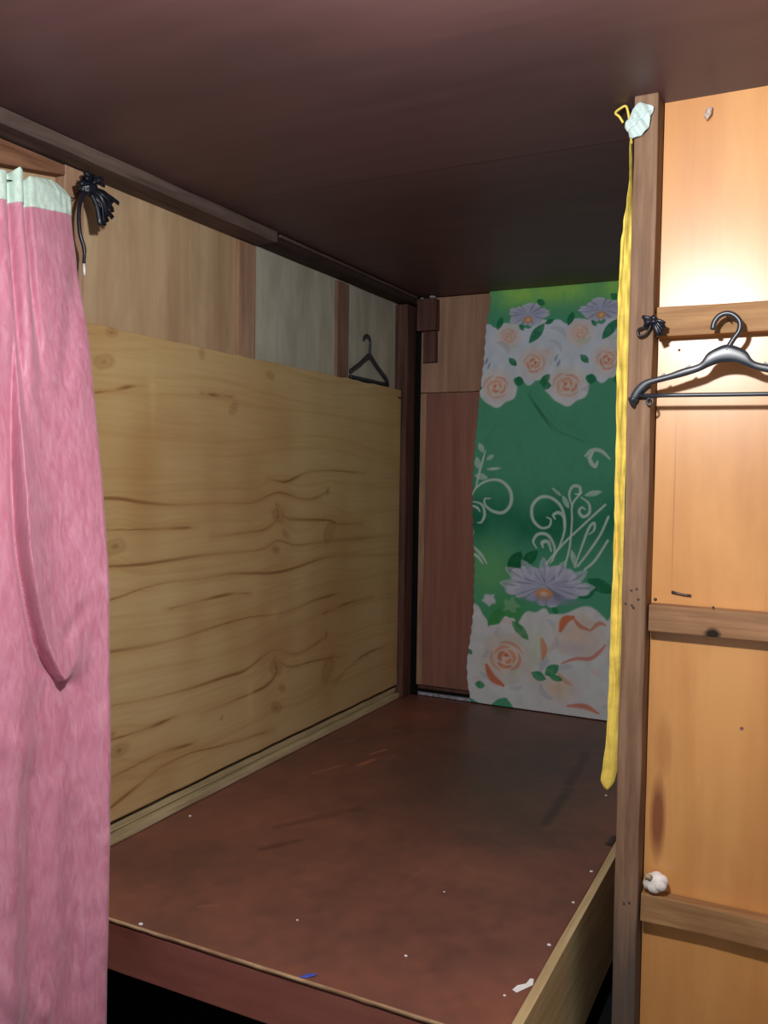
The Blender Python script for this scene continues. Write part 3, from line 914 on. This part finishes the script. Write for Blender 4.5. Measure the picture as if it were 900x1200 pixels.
for (ey, ez) in ends:
    e = Vector((-1.742 + rr.uniform(-0.015, 0.035), ey, ez))
    mid = K.lerp(e, 0.5) + Vector((rr.uniform(0.0, 0.02), rr.uniform(-0.006, 0.006), rr.uniform(0.0, 0.010)))
    S = spline([tuple(K), tuple(mid), tuple(e)], 8)
    link('strip', tube_mesh([tuple(p) for p in S], [0.0052 + 0.0022 * i / 8 for i in range(9)], 6, ((0.9, -0.4 + rr.uniform(-0.4, 0.4), rr.uniform(-0.4, 0.4)), 0.28)), M['black_strip'], tb, True)
S = spline([(-1.735, 1.705, 2.205), (-1.732, 1.684, 2.15), (-1.728, 1.682, 2.09), (-1.725, 1.694, 2.05), (-1.725, 1.693, 2.012)], 24)
link('hanging_cord', tube_mesh([tuple(p) for p in S], [0.0052] * 20 + [0.0042] * 5, 8), M['black_strip'], tb, True)
link('cord_tip', tube_mesh([(-1.725, 1.693, 2.0115), (-1.725, 1.694, 1.996), (-1.725, 1.695, 1.982)], [0.003, 0.0034, 0.003], 8), M['cord_tip'], tb, True)

# ------------------------------------------------------------------ yellow cloth strip beside the post
yc = empty('yellow_curtain', (-0.425, 2.05, 0.745), 'narrow yellow cloth hanging beside the post in front of green cloth', 'curtain')
yl = np.array([(2.242, -0.415), (2.174, -0.413), (2.10, -0.420), (2.023, -0.428), (1.927, -0.433), (1.791, -0.434), (1.635, -0.432), (1.398, -0.430), (1.199, -0.430), (0.998, -0.431),
               (0.876, -0.433), (0.82, -0.438), (0.763, -0.444), (0.745, -0.436)])
yr = np.array([(2.242, -0.411), (2.174, -0.408), (2.023, -0.4045), (1.5, -0.4040), (1.199, -0.4045), (0.998, -0.4045), (0.876, -0.405), (0.80, -0.406), (0.763, -0.413), (0.745, -0.424)])
nzy, nuy = 220, 26
zy = np.linspace(2.242, 0.745, nzy)
U, Zy = np.meshgrid(np.linspace(0, 1, nuy), zy)
xl = np.interp(zy, yl[::-1, 0], yl[::-1, 1])[:, None]
xr = np.interp(zy, yr[::-1, 0], yr[::-1, 1])[:, None]
yy = 2.050 + 0.005 * np.sin(U * 5 + 0.8) + 0.005 * np.sin(U * 3 + Zy * 5) + 0.004 * (vnoise((nzy, nuy), (34, 4), 91) - 0.5) * 2 - 0.010 * sstep(Zy, 1.8, 2.0) * np.exp(-((U - 0.45) / 0.18) ** 2)
xx = xl + (xr - xl) * U + 0.0022 * (vnoise((nzy, nuy), (60, 3), 92) - 0.5) * (U < 0.5)
P = np.stack([xx, yy, Zy], -1)
link('cloth', grid_sheet(P, (0, 0.002, 0)), M['yellow'], yc, True)
P2 = np.stack([xl + (xr - xl) * (0.05 + 0.5 * U) - 0.002, yy + 0.018, Zy], -1)
link('cloth_fold', grid_sheet(P2[6:-14], (0, 0.002, 0)), M['yellow'], yc, True)
S = spline([(-0.432, 2.055, 2.287), (-0.440, 2.05, 2.300), (-0.448, 2.045, 2.308), (-0.436, 2.04, 2.314), (-0.424, 2.04, 2.317), (-0.418, 2.04, 2.300), (-0.414, 2.045, 2.27), (-0.411, 2.05, 2.235)], 40)
link('tie_string', tube_mesh([tuple(p) for p in S], 0.0028, 8), M['yellow'], yc, True)

# white rag over the nail at the post top
out = [(-0.395, 2.301), (-0.385, 2.303), (-0.368, 2.298), (-0.355, 2.291), (-0.358, 2.280), (-0.363, 2.271), (-0.364, 2.255), (-0.375, 2.238), (-0.397, 2.229), (-0.406, 2.231),
       (-0.408, 2.243), (-0.417, 2.256), (-0.408, 2.274), (-0.401, 2.285)]
cx, cz = -0.384, 2.266
nr, na = 14, 64
th = np.linspace(0, 2 * math.pi, na, endpoint=False)
oa = np.array([math.atan2(z - cz, x - cx) for x, z in out])
od = np.array([math.hypot(x - cx, z - cz) for x, z in out])
ordr = np.argsort(oa)
oa, od = oa[ordr], od[ordr]
R_ = np.interp(np.mod(th + math.pi, 2 * math.pi) - math.pi, np.concatenate([oa - 2 * math.pi, oa, oa + 2 * math.pi]), np.concatenate([od, od, od]))
bm = bmesh.new()
rings = []
for i in range(nr + 1):
    f = i / nr
    ring = []
    for a, r in zip(th, R_):
        x, z = cx + math.cos(a) * r * f, cz + math.sin(a) * r * f
        dd = abs((x - cx) * 0.62 - (z - cz) * 0.78 + 0.004)
        y = 2.0025 - 0.006 * (1 - f * f) - 0.0035 * math.sin(x * 240 + z * 150) + 0.010 * math.exp(-(dd / 0.004) ** 2) * (1 - f * 0.5)
        ring.append(bm.verts.new((x, min(y, 2.0065), z)))
        if i == 0:
            break
    rings.append(ring)
for k_ in range(na):
    bm.faces.new((rings[0][0], rings[1][k_], rings[1][(k_ + 1) % na]))
for a, b in zip(rings[1:], rings[2:]):
    for k_ in range(na):
        bm.faces.new((a[k_], b[k_], b[(k_ + 1) % na], a[(k_ + 1) % na]))
bmesh.ops.recalc_face_normals(bm, faces=bm.faces)
geo = bmesh.ops.solidify(bm, geom=list(bm.faces), thickness=0.0014)
rag = link('white_rag', bm_mesh(bm), M['white_cloth'], None, True, origin=(-0.384, 2.008, 2.266))
tag(rag, 'crumpled white scrap of cloth pinned to the top of the post', 'rag')

# ------------------------------------------------------------------ clothes hangers


def ribbon(name, top, bot, y0, y1, mat, parent, nseg=60, to3=None):
    """solid arm between an upper and a lower contour, rounded through its depth"""
    T, B_ = spline(top, nseg), spline(bot, nseg)
    bm = bmesh.new()
    rings = []
    sec = 10
    for tpt, bpt in zip(T, B_):
        c = (tpt + bpt) / 2
        h = (tpt - bpt) / 2
        ring = []
        for k_ in range(sec):
            a = 2 * math.pi * (k_ + 0.5) / sec
            cy = math.copysign(abs(math.cos(a)) ** 0.6, math.cos(a))
            cz_ = math.copysign(abs(math.sin(a)) ** 0.6, math.sin(a))
            p = c + h * cz_
            yv = (y0 + y1) / 2 + (y1 - y0) / 2 * cy
            ring.append(bm.verts.new(to3(p[0], yv, p[1]) if to3 else (p[0], yv, p[1])))
        rings.append(ring)
    for a, b in zip(rings, rings[1:]):
        for k_ in range(sec):
            bm.faces.new((a[k_], a[(k_ + 1) % sec], b[(k_ + 1) % sec], b[k_]))
    bm.faces.new(rings[0])
    bm.faces.new(rings[-1][::-1])
    return link(name, bm_mesh(bm), mat, parent, True)


HM = -0.190    # middle of the hanger
top = [(-0.3915, 1.652), (-0.385, 1.669), (-0.373, 1.685), (-0.355, 1.696), (-0.312, 1.706), (-0.280, 1.717), (-0.245, 1.727), (-0.229, 1.748), (-0.208, 1.760), (-0.190, 1.765)]
bot = [(-0.378, 1.645), (-0.371, 1.656), (-0.363, 1.668), (-0.345, 1.683), (-0.311, 1.692), (-0.276, 1.700), (-0.246, 1.709), (-0.228, 1.717), (-0.209, 1.724), (-0.190, 1.726)]
mir = lambda L: [(2 * HM - x, z) for x, z in L]
h1 = empty('clothes_hanger', (HM, 2.000, 1.645), 'black plastic clothes hanger hooked on a nail of the top rail', 'hanger')
ribbon('shoulder_bar', top + mir(top)[-2::-1], bot + mir(bot)[-2::-1], 1.9925, 2.0075, M['black_plastic'], h1, 120)
S = spline([(-0.191, 2.000, 1.752), (-0.178, 2.000, 1.775), (-0.167, 2.000, 1.792), (-0.166, 2.000, 1.810), (-0.177, 2.000, 1.8245), (-0.192, 2.000, 1.8305), (-0.207, 2.000, 1.826), (-0.217, 2.000, 1.813), (-0.220, 2.000, 1.797)], 44)
link('hook', tube_mesh([tuple(p) for p in S], [0.0075] * 2 + [0.0058] * 41 + [0.006, 0.0045], 12), M['black_plastic'], h1, True)
link('trouser_bar', tube_mesh([(-0.372, 2.000, 1.6605), (-0.30, 2.000, 1.660), (HM, 2.000, 1.6585), (2 * HM + 0.30, 2.000, 1.657), (2 * HM + 0.372, 2.000, 1.6565)], 0.0048, 10), M['black_plastic'], h1, True)
for sgn_ in (1, -1):
    ex_ = HM + sgn_ * (-0.382 - HM)
    S = spline([(ex_, 2.000, 1.657), (ex_ - 0.001 * sgn_, 2.000, 1.646), (ex_ + 0.001 * sgn_, 2.000, 1.637)], 8)
    link('end_cap', tube_mesh([tuple(p) for p in S], [0.0105, 0.0115, 0.011, 0.0095, 0.008, 0.0065, 0.005, 0.004, 0.0025], 10), M['black_plastic'], h1, True)
    rx_ = HM + sgn_ * (-0.3465 - HM)
    S = [(rx_ + 0.0065 * math.cos(a), 2.000, 1.6475 + 0.0075 * math.sin(a)) for a in np.linspace(0.5 * math.pi, 2.4 * math.pi, 20)]
    link('strap_loop', tube_mesh(S, 0.0026, 8), M['black_plastic'], h1, True)
    for (nx, nzv) in ((-0.330, 1.7035), (-0.278, 1.7195)):
        px_ = HM + sgn_ * (nx - HM)
        prism('strap_notch', [(px_, 1.997, nzv - 0.004), (px_ + sgn_ * 0.016, 1.997, nzv + 0.0005), (px_ + sgn_ * 0.013, 1.997, nzv + 0.0055)], (0, 0.006, 0), M['black_plastic'], h1, 0.0003)

# small hanger standing on the board's top edge by the second stud
HX = -1.822
h2 = empty('clothes_hanger', (HX, 3.48, 1.884), 'small dark hanger on the left wall between stud and corner', 'hanger')
to3 = lambda x, y, z: (HX + y, x, z)
top2 = [(3.300, 1.925), (3.335, 1.943), (3.385, 1.967), (3.430, 1.994), (3.462, 2.012), (3.490, 2.010), (3.520, 1.992), (3.555, 1.972), (3.605, 1.948), (3.650, 1.925), (3.668, 1.905)]
bot2 = [(3.300, 1.908), (3.337, 1.925), (3.388, 1.949), (3.432, 1.974), (3.464, 1.988), (3.488, 1.986), (3.512, 1.974), (3.548, 1.954), (3.597, 1.930), (3.640, 1.908), (3.655, 1.893)]
ribbon('shoulder_bar', top2, bot2, -0.006, 0.006, M['black_plastic'], h2, 60, to3)
S = spline([(HX, 3.475, 2.000), (HX, 3.479, 2.035), (HX, 3.481, 2.062), (HX, 3.470, 2.084), (HX, 3.448, 2.090), (HX, 3.425, 2.080), (HX, 3.420, 2.066)], 30)
link('hook', tube_mesh([tuple(p) for p in S], 0.0060, 10), M['black_plastic'], h2, True)
link('trouser_bar', tube_mesh([(HX, 3.300, 1.894), (HX, 3.45, 1.893), (HX, 3.60, 1.892), (HX, 3.662, 1.894)], [0.0075, 0.0085, 0.0085, 0.0075], 10), M['black_plastic'], h2, True)
nail(LX, 3.450, 2.081, 0.003, 0.03, (1, 0, 0), wl)

# ------------------------------------------------------------------ black knot on the post by the top rail
kn = empty('strip_knot', (-0.345, 2.0, 1.80), 'black plastic strip knotted on the post beside the top rail', 'tie')
rr = random.Random(11)
K = Vector((-0.345, 1.996, 1.822))
bm = bmesh.new()
bmesh.ops.create_icosphere(bm, subdivisions=3, radius=0.014)
for v in bm.verts:
    v.co *= 1 + 0.2 * math.sin(v.co.x * 420) + 0.16 * math.sin(v.co.z * 500 + v.co.y * 300)
    v.co = Vector((v.co.x * 1.15, v.co.y * 0.8, v.co.z * 0.95)) + K
link('knot', bm_mesh(bm), M['black_strip'], kn, True)
for (px_, pz_) in ((-0.318, 1.816), (-0.319, 1.809), (-0.325, 1.792), (-0.331, 1.790), (-0.322, 1.800), (-0.366, 1.833), (-0.361, 1.828), (-0.328, 1.800)):
    e = Vector((px_, 1.996 + rr.uniform(-0.006, 0.004), pz_))
    mid = K.lerp(e, 0.5) + Vector((0, -0.004, rr.uniform(0, 0.005)))
    S = spline([tuple(K), tuple(mid), tuple(e)], 6)
    link('strip', tube_mesh([tuple(p) for p in S], [0.0045, 0.0046, 0.005, 0.0052, 0.005, 0.0046, 0.004], 6, ((0.2, 1, 0.3), 0.5)), M['black_strip'], kn, True)
S = spline([tuple(K), (-0.362, 1.997, 1.812), (-0.376, 1.999, 1.806), (-0.374, 1.999, 1.793), (-0.362, 1.998, 1.794), (-0.352, 1.997, 1.806), tuple(K)], 30)
link('loop', tube_mesh([tuple(p) for p in S], 0.0028, 6), M['black_strip'], kn, True)

# ------------------------------------------------------------------ small things
# garlic on the bottom rail
gl = empty('garlic_bulb', (-0.312, 2.052, 0.523), 'white garlic bulb sitting on the bottom rail beside the post', 'garlic')
bm = bmesh.new()
bmesh.ops.create_uvsphere(bm, u_segments=64, v_segments=24, radius=1.0)
tilt = Matrix.Rotation(math.radians(48), 3, 'X') @ Matrix.Rotation(math.radians(-25), 3, 'Y')
for v in bm.verts:
    a = math.atan2(v.co.y, v.co.x)
    lat = max(0.0, 1 - v.co.z ** 2)
    lob = 1 - 0.17 * (1 - abs(math.sin(a * 3.0 + 0.4))) ** 1.6 * lat
    big = 1 + 0.07 * math.sin(a * 2 + 1)
    p = Vector((v.co.x * lob * big, v.co.y * lob * big, v.co.z * 0.74))
    if v.co.z > 0.9:
        p.z += (v.co.z - 0.9) * 2.2
    if v.co.z < -0.93:
        p.z += 0.06
    p = tilt @ p
    v.co = Vector((p.x * 0.0285, p.y * 0.0235, p.z * 0.0265)) + Vector((-0.3125, 2.045, 0.5505))
link('bulb', bm_mesh(bm), M['garlic'], gl, True)
base = Vector((-0.3125, 2.045, 0.5505))
d_ = tilt @ Vector((0, 0, 1))
d_ = Vector((d_.x * 0.0285, d_.y * 0.0235, d_.z * 0.0265))
link('neck', tube_mesh([tuple(base + d_ * 0.78), tuple(base + d_ * 0.95 + Vector((-0.003, 0, 0.002))), tuple(base + d_ * 1.08 + Vector((-0.008, 0, 0.003)))], [0.008, 0.006, 0.0045], 10), M['garlic_root'], gl, True)

# lump near the top of the honey panel
bm = bmesh.new()
bmesh.ops.create_icosphere(bm, subdivisions=3, radius=1.0)
for v in bm.verts:
    n_ = 1 + 0.14 * math.sin(v.co.x * 5 + 1) * math.sin(v.co.z * 6) + 0.08 * math.sin(v.co.y * 9)
    p = Vector((v.co.x * 0.0075, v.co.y * 0.010, v.co.z * 0.0135)) * n_
    p.x += p.z * 0.25
    v.co = p + Vector((-0.2495, PY - 0.0085, 2.2815))
lm = link('wall_lump', bm_mesh(bm), M['lump'], None, True, origin=(-0.2495, PY, 2.2815))
tag(lm, 'small whitish lump stuck near the top of the honey coloured panel', 'lump')

pp = prism('paper_scrap', [(-0.547, 1.727, DZ + 0.0008), (-0.542, 1.745, DZ + 0.0018), (-0.528, 1.762, DZ + 0.0008), (-0.526, 1.783, DZ + 0.0012), (-0.5185, 1.786, DZ + 0.0008),
                           (-0.5135, 1.764, DZ + 0.0008), (-0.536, 1.721, DZ + 0.0008)], (0, 0, 0.0008), M['paper'], None, 0.0001, origin=(-0.53, 1.755, DZ))
tag(pp, 'torn scrap of white paper on the platform by its side board', 'paper')
bp = prism('plastic_sliver', [(-0.966, 1.557, DZ + 0.0007), (-0.955, 1.570, DZ + 0.003), (-0.936, 1.580, DZ + 0.0045), (-0.937, 1.573, DZ + 0.003), (-0.952, 1.561, DZ + 0.0007)],
           (0, 0, 0.0012), M['blue_plastic'], None, 0.0002, origin=(-0.952, 1.567, DZ))
tag(bp, 'tiny blue plastic sliver at the front edge of the platform', 'scrap')
CR = ('at the front edge beside the pink curtain', 'next to the wall batten near the pink curtain', 'in the front middle of the platform', 'behind the front edge, left of the paper scrap',
      'alone in the middle of the platform', 'farthest along the side board near the post', 'halfway along the raw side board', 'by the side board just behind the paper scrap',
      'far back near the tip of the yellow cloth', 'just in front of the paper scrap')
for i, (x, y, s) in enumerate(((-1.415, 1.566, 0.0055), (-1.735, 2.14, 0.005), (-1.098, 1.758, 0.003), (-0.80, 1.739, 0.004), (-0.84, 2.058, 0.003), (-0.530, 2.356, 0.005),
                               (-0.530, 2.161, 0.004), (-0.528, 1.935, 0.005), (-0.62, 2.95, 0.005), (-0.555, 1.70, 0.0035))):
    bm = bmesh.new()
    bmesh.ops.create_icosphere(bm, subdivisions=1, radius=1.0)
    for v in bm.verts:
        v.co = Vector((v.co.x * s * random.uniform(0.8, 1.3), v.co.y * s * random.uniform(0.7, 1.1), max(v.co.z, -0.5) * s * 0.5)) + Vector((x, y, DZ + s * 0.25 + 0.0002))
    o = link('crumb', bm_mesh(bm), M['paper'], None, False, origin=(x, y, DZ))
    tag(o, 'tiny white crumb ' + CR[i], 'crumb', 'white crumbs on the platform')
for i, (x, y, z, s, lab) in enumerate(((-1.728, BY - 0.028, 2.3095, 0.008, 'small bright foil scrap over the wood block in the back corner'),
                                       (-1.672, BY - 0.030, 2.3095, 0.013, 'larger crumpled foil scrap on the wood block in the back corner'))):
    bm = bmesh.new()
    bmesh.ops.create_icosphere(bm, subdivisions=2, radius=1.0)
    for v in bm.verts:
        w_ = random.uniform(0.75, 1.15)
        v.co = Vector((v.co.x * s * 1.3 * w_, v.co.y * s * w_, max(v.co.z, -0.85) * s * 0.55 * w_)) + Vector((x, y - 0.018, z + s * 0.5))
    tag(link('foil_scrap', bm_mesh(bm), M['foil'], None, False, origin=(x, y, z)), lab, 'foil')
